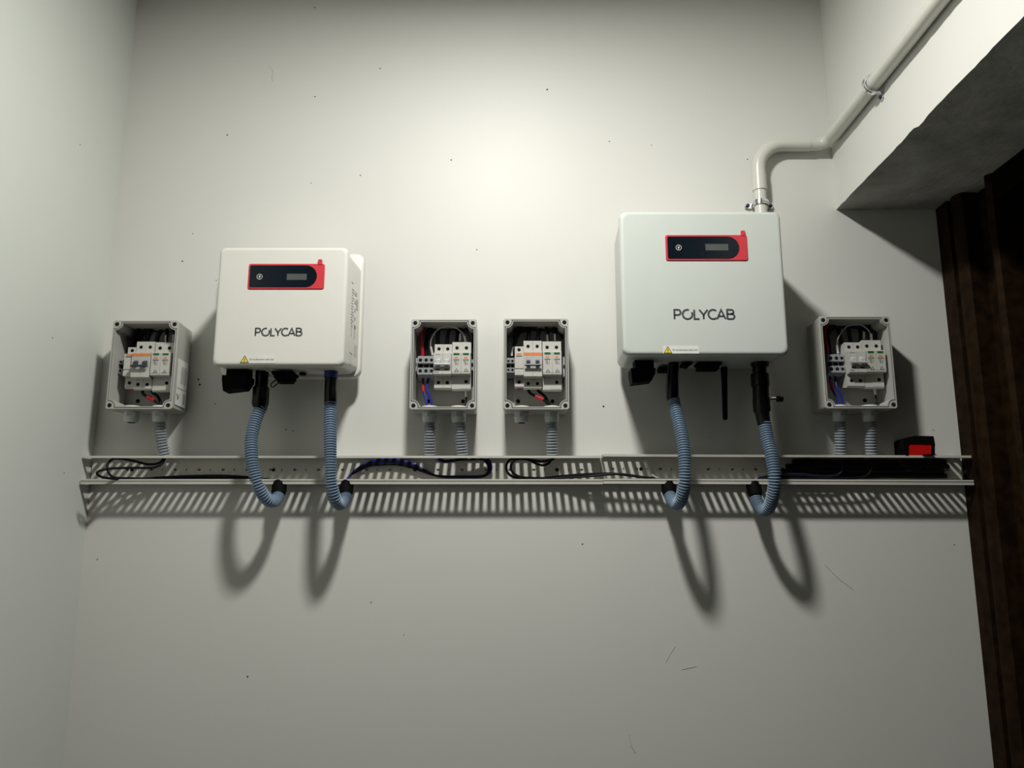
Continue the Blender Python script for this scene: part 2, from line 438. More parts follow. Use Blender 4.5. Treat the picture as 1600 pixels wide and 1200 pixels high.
inv2, io2 = inverter(C2.x+.001, A2.x+.001, B2.z, A2.z, yf2, pxr, M['inv2'], 'larger cool-white inverter with red display bezel, under the white pipe', None)

# side label of the left inverter, printed on its right flank
xr0, yr0, xr1, yr1 = at(561.5, 500, .052).x, -.052, A.x-.002, -yf1+.02
def fx(y): return xr0 + (xr1-xr0)*(y-yr0)/(yr1-yr0)
lab = MB(); rr = random.Random(5)
zt_, zb_ = A.z + .175, A.z + .028
def fl(y0, y1, z0, z1):
    lab.loft([[(fx(y0)+q, y0, z0), (fx(y1)+q, y1, z0), (fx(y1)+q, y1, z1), (fx(y0)+q, y0, z1)] for q in (-.0005, .0006)])
for k in range(14):
    z = zt_ - .006*k; fl(-.118+rr.uniform(0,.004), -.100+rr.uniform(-.008,.004), z-.0012, z)
    if k % 3 == 0: fl(-.094, -.082+rr.uniform(-.004,.004), z-.007, z)
fl(-.080,-.070, zt_-.035, zt_-.012); fl(-.09,-.085, zt_-.10, zt_-.07); fl(-.112,-.108, zt_-.10, zt_-.06); fl(-.12,-.108, zt_+.012, zt_+.0135)
for k in range(5): fl(-.084+.004*k, -.082+.004*k, zb_+.012, zb_+.036)
for yy in (-.115,-.1): fl(yy, yy+.0012, zb_-.012, zb_+.012)
fl(-.115, -.0988, zb_-.013, zb_-.0118); fl(-.115, -.0988, zb_+.0108, zb_+.012)
lab.build('side_print', M['grprint'], inv1, io1)['kind'] = 'stuff'

def blob(parent, o, name, m, pts, rad, n=14, label=None):
    return MB().tube(pts, rad, n).build(name, M[m], parent, o, label=label)
# underside fittings of the left inverter
def switch(t, o, x0, x1, yt, yb, xt0, xt1, ytop):
    s_ = MB(); df, db = .128, .085
    a, b_ = at(xt0, ytop, .122), at(xt1, yt+3, .122)
    ztb, zbb = zz(yt, df), zz(yb, df); X0, X1 = at(x0, yt, df).x, at(x1, yt, df).x; wq = X1-X0
    s_.box(a.x, b_.x, -.088, -.122, ztb-.003, o.z+.004)
    s_.loft([[(X0, -db, ztb), (X1, -db, ztb), (X1, -df, ztb), (X0, -df, ztb)],
             [(X1-wq*.02-wq+wq*.02, -db, ztb-.010), (X1, -db, ztb-.010), (X1, -df, ztb-.010), (X0, -df, ztb-.010)],
             [(X0+wq*.05, -db-.004, zbb), (X1-wq*.16, -db-.004, zbb+.005), (X1-wq*.16, -df+.003, zbb+.005), (X0+wq*.05, -df+.003, zbb)]])
    s_.build('isolator_switch', M['blackm'], t, o)
switch(inv1, io1, 347, 387.5, 586, 610, 354, 386, 574)
switch(inv2, io2, 986, 1024, 575, 598, 992, 1022, 562)
def zbtm(o): return o.z
# left: connector cluster, loop of strap, small vent plug
c = MB(); q0, q1 = at(432, 577, .1), at(458, 596, .1)
c.box(q0.x, q1.x, -.075, -.115, q1.z+.004, io1.z); c.box(q0.x-.004, q1.x+.003, -.07, -.12, q1.z+.012, q1.z+.018)
c.box(q0.x+.004, q1.x-.002, -.08, -.105, q1.z-.002, q1.z+.004); c.build('data_connector', M['blackm'], inv1, io1)
MB().tube(spline([at(436,590,.12), at(428,596,.122), at(423,601,.124), at(426,605,.124), at(433,600,.122), at(441,595,.12)], .004), .0012, 6).build('retaining_strap', M['wblack'], inv1, io1)
MB().tube(spline([at(414,578,.125), at(420,581,.125), at(425,585,.125), at(423,592,.125)], .004), .0012, 6).build('grey_strap', M['mcbg'], inv1, io1)
pc = at(476, 583, .08); v_ = MB(); v_.tube([(pc.x, -.095, io1.z+.001), (pc.x, -.095, io1.z-.004)], [.0075, .0068], 16); v_.build('vent_plug', M['blackm'], inv1, io1)
# right: connectors, antenna
c = MB()
for x0, x1, y0, y1, dd in ((1064,1070,560,572,.1),(1070,1082,560,568,.1),(1070,1076,566,573,.1),(1087,1126,561,571,.1),(1090,1122,566,578,.09)):
    a, b_ = at(x0, y0, dd), at(x1, y1, dd); c.box(a.x, b_.x, -dd+.02, -dd-.012, b_.z, min(a.z, io2.z))
c.build('data_connector', M['blackm'], inv2, io2)
a = at(1028,575,.06); b_ = at(1044,582,.06); MB().box(a.x, b_.x, -.05, -.075, b_.z, io2.z).build('blanking_plug', M['blackm'], inv2, io2)
an0, an1, an2 = at(1131,572,.065), at(1132,598,.062), at(1133,654,.06)
MB().tube([Vector((an0.x, an0.y, io2.z)), an0+Vector((0,0,-.004)), an1, an2, an2+Vector((0,0,-.003))], [.007, .0072, .0060, .0052, .003], 12).build('antenna', M['blackm'], inv2, io2)

# ------------------------------------------------------------------ corrugated hoses
def corrugated(pts, r, pitch, n=16, depth=.0022):
    P = spline(pts, pitch/4); rad = [(r, r, r-depth, r-depth)[i % 4] for i in range(len(P))]
    return MB().tube(P, rad, n)
def hose(pts, conn, cuff, label, extra=None):
    P = [at(*p) for p in pts]; o = P[0]
    t = thing('flexible_hose', label, 'hose', o, 'blue-grey corrugated hoses under the inverters')
    corrugated(P, .0129, .0052, 16, .0040).build('hose', M['hose'], t, o)
    cn = MB(); cp = []; cr = []
    for (x, y, d, r) in conn: cp.append(at(x, y, d)); cr.append(r)
    cn.tube(cp, cr, 18); k = cn.build('connector', M['black'], t, o)
    cf = MB(); P2 = [at(*q[:3]) for q in cuff]; cf.tube(P2, [q[3] for q in cuff], 16); cf.build('tray_gland', M['blackm'], t, o)
    return t, o, k
h1 = hose([(409,634,.09),(400,655,.098),(393,685,.109),(394,720,.118),(402,755,.116),(415,778,.100),(428,783,.074),(435,775,.050),(436,763,.040)],
     [(410.5,574,.092,.0125),(410.5,578,.092,.0135),(409.5,584,.092,.0135),(409,596,.092,.0128),(408.5,603,.09,.013),(408,606,.09,.0165),(407.5,618,.09,.0168),(406.5,630,.09,.0170),(406.5,636,.09,.0150),(406,638,.09,.0135)],
     [(435.5,774,.050,.0128),(436,768,.043,.0152),(436.5,755,.034,.0152)],
     'blue-grey corrugated hose from the left side of the smaller inverter')
h2 = hose([(516.5,628,.092),(516,665,.108),(516,705,.120),(517,745,.124),(522,776,.114),(529,787,.090),(536,784,.064),(540,774,.048),(541,763,.040)],
     [(517.5,573,.092,.0135),(517.5,579,.092,.0135),(517.5,590,.092,.0128),(517,596,.092,.0125),(516.5,607,.092,.0125),(516.5,613,.092,.0130),(516.5,620,.092,.0130),(516.5,632,.092,.0132),(516.5,633,.092,.0125)],
     [(540,774,.050,.0128),(540.5,768,.043,.0150),(541.5,755,.034,.0150)],
     'blue-grey corrugated hose with dark blue band, right side of the smaller inverter')
MB().tube([at(517.5,580,.092), at(517.3,591,.092)], .0140, 18).build('blue_band', M['blueband'], h2[2], h2[1])
h3 = hose([(1052,624,.092),(1058,650,.110),(1066,685,.130),(1070,720,.143),(1070,752,.143),(1065,778,.126),(1058,787,.098),(1050,781,.066),(1046,771,.046),(1045,763,.040)],
     [(1052,562,.095,.0110),(1052,574,.094,.0115),(1051,583,.092,.0115),(1050.5,590,.092,.0120),(1050.5,600,.092,.0125),(1050.5,622,.092,.0128),(1051,627,.092,.0105)],
     [(1046.5,774,.050,.0128),(1045,766,.043,.0150),(1044.5,755,.034,.0150)],
     'blue-grey corrugated hose from the left side of the larger inverter')
h4 = hose([(1195,662,.104),(1199,685,.112),(1206,715,.126),(1210,745,.132),(1208,772,.122),(1201,793,.098),(1191,796,.074),(1183,785,.054),(1180,774,.046),(1178,766,.040)],
     [(1187,560,.095,.0190),(1187,571,.095,.0185),(1186.5,573,.095,.0145),(1187,583,.095,.0140),(1187,585,.095,.0185),(1188,603,.096,.0185),(1188.5,605,.096,.0165),(1189,621,.097,.0165),(1189.5,625,.097,.0175),(1190.5,642,.099,.0172),(1191,646,.100,.0140),(1194,664,.104,.0128)],
     [(1181,776,.050,.0128),(1179,769,.044,.0152),(1177,755,.034,.0152)],
     'blue-grey corrugated hose on the thick black connector, right side of the larger inverter')
kb = MB(); p0 = at(1204,623,.098); p1 = at(1212,623,.098); p2 = at(1223,624,.098)
kb.tube([p0, p1], .004, 12, 1); kb.tube([p1, p1.lerp(p2,.25), p2], [.004, .0065, .0055], 12, 0)
kb.build('side_screw', [M['black'], M['chrome']], h4[2], h4[1])

# ------------------------------------------------------------------ junction boxes
BD = .08
GRID = 'open grey junction boxes'
def boxloop(w, h, dl, t3=.0062, Bo=.0145, cx=0, cz=0, y=0, n=7):
    L = []; x, z = w/2-t3, h/2-t3; rr_ = Bo-dl; e = math.degrees(math.asin(min(.9, dl/rr_)))
    for sx, sz, a0 in ((1,1,270),(-1,1,0),(-1,-1,90),(1,-1,180)):
        for k in range(n+1):
            a = R(a0 + e - (90 + 2*e)*k/n)
            L.append((cx + sx*x + rr_*math.cos(a), y, cz + sz*z + rr_*math.sin(a)))
    return L
def junction_box(x0, x1, y0, y1, label, glands):
    a, b_ = at(x0, (y0+y1)/2, BD), at(x1, (y0+y1)/2, BD); a.z, b_.z = zz(y1, BD), zz(y0, BD)
    wd, ht = b_.x-a.x, b_.z-a.z; cx, cz = (a.x+b_.x)/2, (a.z+b_.z)/2; o = Vector((cx, -.002, a.z))
    t = thing('junction_box', label, 'junction box', o, GRID)
    n = 7; out = lambda y, i=0: rrect(wd-2*i, ht-2*i, .005, n, cx, cz, y)
    # order of loops must match: start at right/top corner
    def inn(dl, y): return boxloop(wd, ht, dl, cx=cx, cz=cz, y=y, n=n)
    h = MB(); yb, yf = -.002, -BD
    h.loft([out(yb,.002), out(yf+.001), out(yf,.0008), inn(.0032, yf), inn(.0032, yf+.0022), inn(.0017, yf+.0022), inn(.0017, yf), inn(0, yf), inn(0, yb-.003)], 0, True, True)
    h.m[7*0:]  # groove faces get the dark material
    N = 4*(n+1)
    for k in range(N): h.m[4*N + k] = 1
    hs = h.build('housing', [M['box'], M['groove']], t, o)
    for sx in (-1, 1):
        for sz in (-1, 1):
            px_, pz_ = cx + sx*(wd/2-.0085), cz + sz*(ht/2-.0085)
            s_ = MB(); s_.disc((px_, yf+.0005, pz_), (0,-1,0), .0043, .001, 14, 0)
            s_.build('lid_screw_hole', M['hole'], t, o)
    rl = MB(); rz = cz - .004
    rl.box(cx-wd/2+.008, cx+wd/2-.008, -.008, -.0095, rz-.0175, rz+.0175)
    rl.box(cx-wd/2+.008, cx+wd/2-.008, -.0095, -.0145, rz-.0130, rz-.0118); rl.box(cx-wd/2+.008, cx+wd/2-.008, -.0095, -.0145, rz+.0118, rz+.0130)
    rl.box(cx-wd/2+.02, cx+wd/2-.02, -.004, -.008, rz-.01, rz+.01)
    rl.build('mounting_rail', M['rail'], t, o)
    for gx, closed in glands:
        g = at(gx, y1, .045); gxx = g.x; z = a.z
        m_ = MB(); hexp = lambda r, zq: [(gxx + r*math.cos(R(60*k+15)), -.042 + r*math.sin(R(60*k+15)), zq) for k in range(6)]
        m_.tube([(gxx,-.042,z+.002),(gxx,-.042,z-.003)], .0155, 18)
        m_.loft([hexp(.0158, z-.003), hexp(.0158, z-.010)])
        m_.tube([(gxx,-.042,z-.010),(gxx,-.042,z-.019),(gxx,-.042,z-.022)], [.0152,.0142,.0120], 18)
        gl = m_.build('cable_gland', M['gland'], t, o)
        n_ = MB(); n_.tube([(gxx,-.042,z+.0055),(gxx,-.042,z+.0125)], .0165, 16); n_.build('lock_nut', M['sticker'], t, o)
        if closed: MB().tube([(gxx,-.042,z-.0215),(gxx,-.042,z-.0225)], .0085, 14).build('gland_opening', M['hole'], gl, o)
    for sx, zq in ((-1,.030),(1,.030),(0,.014)):
        MB().disc((cx+sx*wd*.27, -.005, a.z+zq), (0,-1,0), .0042, .0018, 12).build('fixing_screw', M['hole'], t, o)
    return dict(t=t, o=o, cx=cx, cz=cz, w=wd, h=ht, z=a.z)

names = ['the box nearest the left wall', 'the box left of the middle pair', 'the box right of the middle pair', 'the shaded box beside the doorway']
names = ['far-left box', 'left box of the middle pair', 'right box of the middle pair', 'far-right shaded box']
J1 = junction_box(170.7, 274.2, 500.5, 639.5, 'open grey junction box nearest the left wall, sticker on its side', [(206,1),(250,0)])
J2 = junction_box(641, 744.5, 498.5, 640, 'open grey junction box with red and blue wires, left of the middle pair', [(671.5,0),(716.5,0)])
J3 = junction_box(786.5, 889, 497.5, 640, 'open grey junction box with orange-striped breaker, right of the middle pair', [(815,1),(862,0)])
J4 = junction_box(1284.5, 1396.5, 494, 638.5, 'open grey junction box in shadow between larger inverter and doorway', [(1312,0),(1359,0)])
# sticker on the right flank of the far-left box
xr = J1['cx'] + J1['w']/2 
s_ = MB().box(xr+.0002, xr+.0008, -.016, -.068, J1['z']+.012, J1['z']+.110); stk = s_.build('side_sticker', M['sticker'], J1['t'], J1['o'])
s_ = MB(); rr = random.Random(2)
for k in range(5): s_.box(xr+.0008, xr+.0011, -.022-.0065*k, -.0235-.0065*k, J1['z']+.055+rr.uniform(0,.006), J1['z']+.100-rr.uniform(0,.008))
for k in range(3): s_.box(xr+.0008, xr+.0011, -.022-.004*k, -.023-.004*k, J1['z']+.018, J1['z']+.040)
s_.box(xr+.0008, xr+.0011, -.018, -.066, J1['z']+.0480, J1['z']+.0488)
for q in (-1, 1): s_.tube([(xr+.001, -.058, J1['z']+.024), (xr+.001, -.058+q*.006, J1['z']+.036)], .0010, 5)
s_.build('sticker_print', M['print'], stk, J1['o'])

# grey conduits from gland to tray
def conduit(J, gx, gy, ex, label, ey=716):
    g = at(gx, gy, .045); top = Vector((g.x, -.042, J['z']-.021)); e = at(ex, ey, .030); e.z = TZT + .0005
    mid = top.lerp(e, .5); mid.x = top.x + (e.x-top.x)*.35
    t = corrugated([top, mid, e], .0126, .0060, 16, .0032).build('corrugated_conduit', M['conduit'], None, top)
    return tag(t, label, 'conduit', 'short grey conduits below the junction boxes')
conduit(J1, 250, 640, 257, 'slanting grey corrugated conduit under the far-left junction box')
conduit(J2, 671.5, 640, 671.5, 'left one of two grey conduits under the red-and-blue-wired junction box')
conduit(J2, 719.5, 640, 722.5, 'right one of two grey conduits under the red-and-blue-wired junction box')
conduit(J3, 862, 640, 863, 'single grey conduit under the junction box right of the middle pair')
conduit(J4, 1312, 638, 1313.5, 'left one of two shaded grey conduits under the far-right junction box')
conduit(J4, 1359, 638, 1362, 'right one of two shaded grey conduits under the far-right junction box, next to red case')

# ------------------------------------------------------------------ devices on the rails
DB, DT, DN = .0145, .057, .0735     # rail face, terminal face, nose face depth
def stepped(x0, x1, J, prof):
    """extrude a side profile [(depth, z)] across x0..x1"""
    mb = MB(); mb.loft([[(x, -d, z) for d, z in prof] for x in (x0, x1)]); return mb
def breaker(J, x0, x1, yt, yb, nt, nb, kind, label):
    o = Vector(((at(x0,570,DN).x + at(x1,570,DN).x)/2, -DB, J['cz']))
    t = thing('circuit_breaker', label, 'breaker', o, 'two-pole circuit breakers in the boxes')
    X0, X1 = at(x0,570,DN).x, at(x1,570,DN).x; xm = (X0+X1)/2
    zt, zb, z1, z2 = zz(yt,DT), zz(yb,DT), zz(nt,DN), zz(nb,DN)
    for a, b_ in ((X0, xm-.0002), (xm+.0002, X1)):
        stepped(a, b_, J, [(DB,zt-.012),(.04,zt-.002),(DT-.001,zt),(DT,zt-.001),(DT,z1),(DN-.001,z1),(DN,z1-.001),(DN,z2+.001),(DN-.001,z2),(DT,z2-.001),(DT,zb+.003),(DT-.004,zb),(DB,zb+.006)]).build('pole_body', M['mcb'], t, o)
        c = (a+b_)/2
        for z in ((zt+z1)/2+.001, (zb+z2)/2):
            MB().disc((c,-DT+.0005,z),(0,-1,0),.0036,.0009,12).build('terminal_screw', M['hole'], t, o)
    H = z1-z2
    zh = z2 + H*(.52)
    sl = MB()
    if kind == 'dark':
        sl.box(X0+.0004, X1-.0004, -DN+.0004, -DN-.0004, z1-H*.17, z1-H*.065); sl.build('orange_stripe', M['orange'], t, o)
        MB().box(X0+.003, X1-.003, -DN+.0002, -DN-.0003, z1-H*.62, z1-H*.2).build('toggle_plate', M['mcbg'], t, o)
        for c in ((X0+xm)/2, (X1+xm)/2):
            MB().loft([rrect(.0085, .011, .001, 2, c, zh+.002, -DN), rrect(.0075, .008, .001, 2, c, zh-.001, -DN-.008)]).build('toggle', M['toggle'], t, o)
        MB().tube([(X0+.002,-DN-.0075,zh-.005),(X1-.002,-DN-.0075,zh-.005)], .0024, 8).build('toggle_bar', M['toggle'], t, o)
    else:
        MB().box(X0+.001, X1-.001, -DN+.0002, -DN-.0003, zh-.007, zh+.010).build('toggle_plate', M['mcbg'], t, o)
        for c in ((X0+xm)/2, (X1+xm)/2):
            MB().loft([rrect(.0105, .012, .001, 2, c, zh+.003, -DN), rrect(.0085, .008, .001, 2, c, zh+.001, -DN-.007)]).build('toggle', M['mcb'], t, o)
        MB().tube([(X0+.0012,-DN-.0065,zh-.004),(X1-.0012,-DN-.0065,zh-.004)], .0030, 8).build('toggle_bar', M['mcbg'], t, o)
        text_mesh('print', 'EATON', X0+.004, z1-.0055, .0095, -DN-.0002, M['print'], t, o, hgt=.0026)
        pr = MB()
        for c in ((X0+xm)/2, (X1+xm)/2): pr.box(c-.005, c+.004, -DN+.0003, -DN-.0002, zh-.0155, zh-.0120)
        for q in range(4): ribbon(pr, [(X0+.002+.0022*q, z2+.003), (X0+.0036+.0022*q, z2+.0065)], .0008, -DN+.0002, -DN-.0002)
        pr.build('printed_marks', M['print'], t, o)
    return t, o
def surge(J, x0, x1, yt, yb, nt, nb, label):
    o = Vector(((at(x0,570,DN).x + at(x1,570,DN).x)/2, -DB, J['cz']))
    t = thing('surge_protector', label, 'surge protector', o, 'two-pole surge protectors in the boxes')
    X0, X1 = at(x0,570,DN).x, at(x1,570,DN).x; xm = (X0+X1)/2
    zt, zb, z1, z2 = zz(yt,DT), zz(yb,DT), zz(nt,DN), zz(nb,DN)
    stepped(X0, X1, J, [(DB,zt-.012),(.04,zt-.002),(DT-.001,zt),(DT,zt-.001),(DT,z1),(DT-.004,z1-.002),(DT-.004,z2+.002),(DT,z2),(DT,zb+.003),(DT-.004,zb),(DB,zb+.006)]).build('base', M['mcb'], t, o)
    for c in ((X0+xm)/2, (X1+xm)/2):
        MB().disc((c,-DT+.0005,(zt+z1)/2),(0,-1,0),.0037,.0009,12).build('terminal_screw', M['hole'], t, o)
    MB().disc(((X1+xm)/2,-DT+.0005,(zb+z2)/2+.003),(0,-1,0),.0037,.0009,12).build('terminal_screw', M['hole'], t, o)
    MB().box(xm-.004, X1-.002, -DT+.0005, -DT-.0004, zb+.0042, zb+.0055).build('base_seam', M['mcbg'], t, o)
    H = z1-z2
    for a, b_ in ((X0+.0003, xm-.0002), (xm+.0002, X1-.0003)):
        c = (a+b_)/2
        pg = stepped(a, b_, J, [(DT-.003,z1),(DN-.0012,z1),(DN,z1-.0012),(DN,z2+.0012),(DN-.0012,z2),(DT-.003,z2)]).build('plug_module', M['mcb'], t, o)
        MB().box(c-.0062, c+.0062, -DN+.0002, -DN-.0003, z1-.0068, z1-.0022).build('status_window', M['green'], pg, o)
        ov = MB(); ov.loft([rrect(.0078, .0036, .0017, 4, c-.0004, z1-.0120, -DN+q) for q in (.0002, -.0003)]); ov.build('orange_oval', M['orange'], pg, o)
        pr = MB()
        pr.box(c-.0064, c+.0064, -DN+.0002, -DN-.0003, z1-.0176, z1-.0160)
        for q in range(4):
            pr.box(c-.005+.0008*q, c+.0005+.0004*q, -DN+.0002, -DN-.0003, z1-.0200-.0024*q, z1-.0192-.0024*q)
            pr.box(c+.003, c+.0045, -DN+.0002, -DN-.0003, z1-.0200-.0024*q, z1-.0192-.0024*q)
        ribbon(pr, [(c-.003, z2+.006), (c+.0005, z2+.0115), (c+.0045, z2+.006)], .0009, -DN+.0002, -DN-.0003, closed=True)
        pr.box(a, b_, -DN+.0002, -DN-.0002, z2+.0042, z2+.0046)
        pr.build('printed_marks', M['print'], pg, o)
    return t, o
def fuse(J, x0, x1, yt, yb, nt, nb, label):
    o = Vector(((at(x0,570,DN).x + at(x1,570,DN).x)/2, -DB, J['cz']))
    t = thing('fuse_holder', label, 'fuse holder', o, 'single-module fuse holders in the boxes')
    X0, X1 = at(x0,570,DN-.004).x, at(x1,570,DN-.004).x; c = (X0+X1)/2
    zt, zb, z1, z2 = zz(yt,DT), zz(yb,DT), zz(nt,DN), zz(nb,DN); dn = DN-.005
    stepped(X0, X1, J, [(DB,zt-.01),(DT-.003,zt),(DT-.002,zt-.001),(DT-.002,z1),(dn,z1-.001),(dn,z2+.014),(dn-.002,z2+.012),(dn,z2+.010),(dn,z2),(DT-.002,z2-.001),(DT-.002,zb+.003),(DT-.005,zb),(DB,zb+.006)]).build('holder_body', M['mcb'], t, o)
    for z in ((zt+z1)/2+.001, (zb+z2)/2): MB().disc((c,-DT+.0025,z),(0,-1,0),.0036,.0009,12).build('terminal_screw', M['hole'], t, o)
    MB().box(X0+.004, X1-.004, -dn+.0002, -dn-.0003, z1-.0045, z1-.0015).build('orange_label', M['orange'], t, o)
    MB().box(X0+.003, X1-.003, -dn+.0002, -dn-.0003, z1-.0085, z1-.0065).build('printed_marks', M['print'], t, o)
    MB().box(X0+.005, X1-.002, -DT+.006, -DT+.016, zb-.0012, zb+.004).build('red_tip', M['wred'], t, o)
    return t, o
def terminal(J, x0, x1, yt, yb, label):
    o = Vector(((at(x0,570,.054).x + at(x1,570,.054).x)/2, -DB, J['cz']))
    t = thing('terminal_block', label, 'terminal block', o, 'grey terminal blocks in the boxes')
    X0, X1 = at(x0,570,.054).x+.0002, at(x1,570,.054).x-.0002; c = (X0+X1)/2; zt, zb = zz(yt,.054), zz(yb,.054); zm = (zt+zb)/2
    stepped(X0, X1, J, [(DB,zt+.006),(.041,zt+.004),(.054,zt),(.054,zm+.005),(.047,zm+.004),(.047,zm-.004),(.054,zm-.005),(.054,zb),(.041,zb-.004),(DB,zb-.006)]).build('block_body', M['tbgrey'], t, o)
    r = min(.0038, (X1-X0)*.34)
    for z in ((zt+zm)/2+.002, (zb+zm)/2-.002): MB().disc((c,-.0535,z),(0,-1,0),r,.0009,10).build('terminal_screw', M['hole'], t, o)
    MB().box(X0+.0012, X1-.0012, -.0468, -.0475, zm-.0035, zm+.0035).build('bridge_slot', M['hole'], t, o)
    return t, o
def end_stop(J, x0, x1, yt, yb, label):
    o = Vector((at(x0,570,.03).x, -DB, J['cz'])); t = thing('rail_end_stop', label, 'end stop', o, 'rail end stops in the boxes')
    X0, X1 = at(x0,570,.03).x, at(x1,570,.03).x; zt, zb = zz(yt,.03), zz(yb,.03); zm=(zt+zb)/2
    mb = MB(); mb.box(X0, X1, -DB, -.028, zb, zt); mb.box(X0+.001, X1-.001, -.028, -.033, zm+.004, zt-.002); mb.box(X0+.001, X1-.001, -.028, -.033, zb+.002, zm-.006); mb.build('clamp_body', M['mcbg'], t, o)
    MB().disc(((X0+X1)/2,-.028,zm),(0,-1,0),.0022,.002,8).build('clamp_screw', M['hole'], t, o)
    return t, o

kit3 = [
 (breaker(J3, 818.3, 847, 532.5, 608, 548.5, 588.5, 'dark', 'breaker with orange stripe and black toggles in the right box of the middle pair'), 'breaker with orange stripe and black toggles in the far-left box'),
 (surge(J3, 848.2, 877.8, 533.5, 611, 549, 585.5, 'surge protector with green windows in the right box of the middle pair'), 'surge protector with green windows in the far-left box, beside the orange-striped breaker'),
 (fuse(J3, 804.3, 818, 541, 606, 550, 585, 'narrow orange-labelled module left of the breaker in the right box of the middle pair'), 'narrow orange-labelled module left of the breaker in the far-left box'),
 (terminal(J3, 797.5, 803.8, 560, 582, 'grey terminal block against the narrow module, right box of the middle pair'), 'grey terminal block against the narrow module in the far-left box'),
 (terminal(J3, 791.5, 797.5, 560, 582, 'outermost grey terminal block at the left wall of the middle pair\'s right box'), 'outermost grey terminal block by the left side of the far-left box'),
 (end_stop(J3, 879.5, 883.5, 557, 590, 'small rail end stop right of the surge protector, right box of the middle pair'), 'small rail end stop right of the surge protector in the far-left box')]
kit2 = [
 (breaker(J2, 677.6, 705, 538, 608, 551, 585, 'pale', 'breaker with pale toggles in the left box of the middle pair'), 'breaker with pale toggles in the far-right shaded box'),
 (surge(J2, 705.5, 735.3, 534.5, 610, 550, 584.5, 'surge protector with green windows in the left box of the middle pair'), 'surge protector in the far-right shaded box next to the doorway'),
 (terminal(J2, 670.3, 678, 557, 585, 'grey terminal block touching the pale-toggled breaker, left box of the middle pair'), 'grey terminal block touching the breaker in the far-right shaded box'),
 (terminal(J2, 661.3, 670.3, 557, 585, 'middle one of three grey terminal blocks in the left box of the middle pair'), 'middle one of three grey terminal blocks in the far-right shaded box'),
 (terminal(J2, 652.3, 661.3, 557, 585, 'leftmost of three grey terminal blocks in the left box of the middle pair'), 'leftmost of three grey terminal blocks in the far-right shaded box'),
 (end_stop(J2, 647, 651.8, 559, 582, 'grey end stop left of the terminal blocks, left box of the middle pair'), 'grey end stop left of the terminal blocks in the far-right shaded box'),
 (end_stop(J2, 736.3, 740, 561, 580, 'slim end stop right of the surge protector, left box of the middle pair'), 'slim end stop right of the surge protector in the far-right shaded box')]
def shift(Ja, Jb): return Vector((Jb['cx']-Ja['cx'], 0, Jb['cz']-Ja['cz'])) + (Vector((.005, 0, 0)) if Jb is J4 else Vector((0, 0, 0)))
for (t, o), lab2 in kit3: dup(t, o + shift(J3, J1), lab2)
for (t, o), lab2 in kit2: dup(t, o + shift(J2, J4), lab2)

# wires: each one a thing, ferrules and sleeves its parts
def wire(name, pts, r, m, label, J=None, Jref=None, parts=(), group=None, cat='wire'):
    sh = shift(Jref, J) if J is not None else Vector((0,0,0))
    P = [at(*p) + sh for p in pts]; o = P[0]
    t = MB().tube(spline(P, .004), r, 8).build(name, M[m], None, o)
    tag(t, label, cat, group)
    for nm, q0, q1, rr_, mm in parts:
        MB().tube([at(*q0)+sh, at(*q1)+sh], rr_, 10).build(nm, M[mm], t, o)
    return t
WG = 'wires inside the junction boxes'
for J, who in ((J2, 'left box of the middle pair'), (J4, 'far-right shaded box')):
    wire('wire', [(660.5,556,.032),(660,545,.034),(658,530,.036),(659,517,.036),(667,508,.034),(678,506,.028),(690,507,.018),(697,515,.012)], .0038, 'wred', 'thick red wire over the terminals, '+who, J, J2, group=WG)
    wire('wire', [(676,552,.036),(673,543,.042),(674,530,.05),(683,516,.055),(697,510,.055),(712,512,.055),(723,521,.05),(727,530,.044)], .0011, 'wwhite', 'thin pale wire arching over the breaker, '+who, J, J2,
         (('ferrule',(676,555,.036),(673,542,.042),.0026,'sticker'),('ferrule',(725.5,524,.049),(728,534,.042),.0026,'sticker')), group=WG)
    wire('wire', [(684.5,539,.034),(684,528,.03),(686,515,.02),(694,510,.012)], .0046, 'wdark', 'dark wire into the breaker\'s left pole, '+who, J, J2, group=WG)
    wire('wire', [(698.5,539,.034),(699,528,.03),(702,515,.022),(710,509,.014)], .0046, 'wdark', 'dark wire into the breaker\'s right pole, '+who, J, J2, group=WG)
    wire('wire', [(665.5,556,.03),(666,540,.028),(668,522,.02),(676,512,.012)], .0042, 'wblack', 'black wire behind the red one, '+who, J, J2, group=WG)
    wire('wire', [(713.5,536,.034),(715,524,.034),(716,513,.03),(728,508,.026),(737,515,.022),(738,530,.018)], .0040, 'wblack', 'black wire at the upper right corner, '+who, J, J2,
         (('ferrule',(718.5,533,.036),(719.5,522,.036),.0026,'sticker'),), group=WG)
    wire('wire', [(660.5,586,.032),(661,600,.034),(662,612,.036),(666,626,.04),(667,640,.042)], .0026, 'wblue', 'blue wire with red sleeve, '+who, J, J2,
         (('red_sleeve',(660.5,597,.034),(661.5,612,.036),.0034,'wred'),), group=WG)
    wire('wire', [(670,588,.032),(668,598,.036),(667,608,.04),(672,620,.042),(676,640,.042)], .0026, 'wblue', 'plain blue wire curving to the gland, '+who, J, J2, group=WG)
    wire('wire', [(728,609,.034),(728.5,622,.036),(728,632,.040),(719,640,.042)], .0018, 'wblack', 'short wire below the surge protector, '+who, J, J2,
         (('ferrule',(728,608,.034),(728.2,620,.036),.0026,'sticker'),), group=WG)
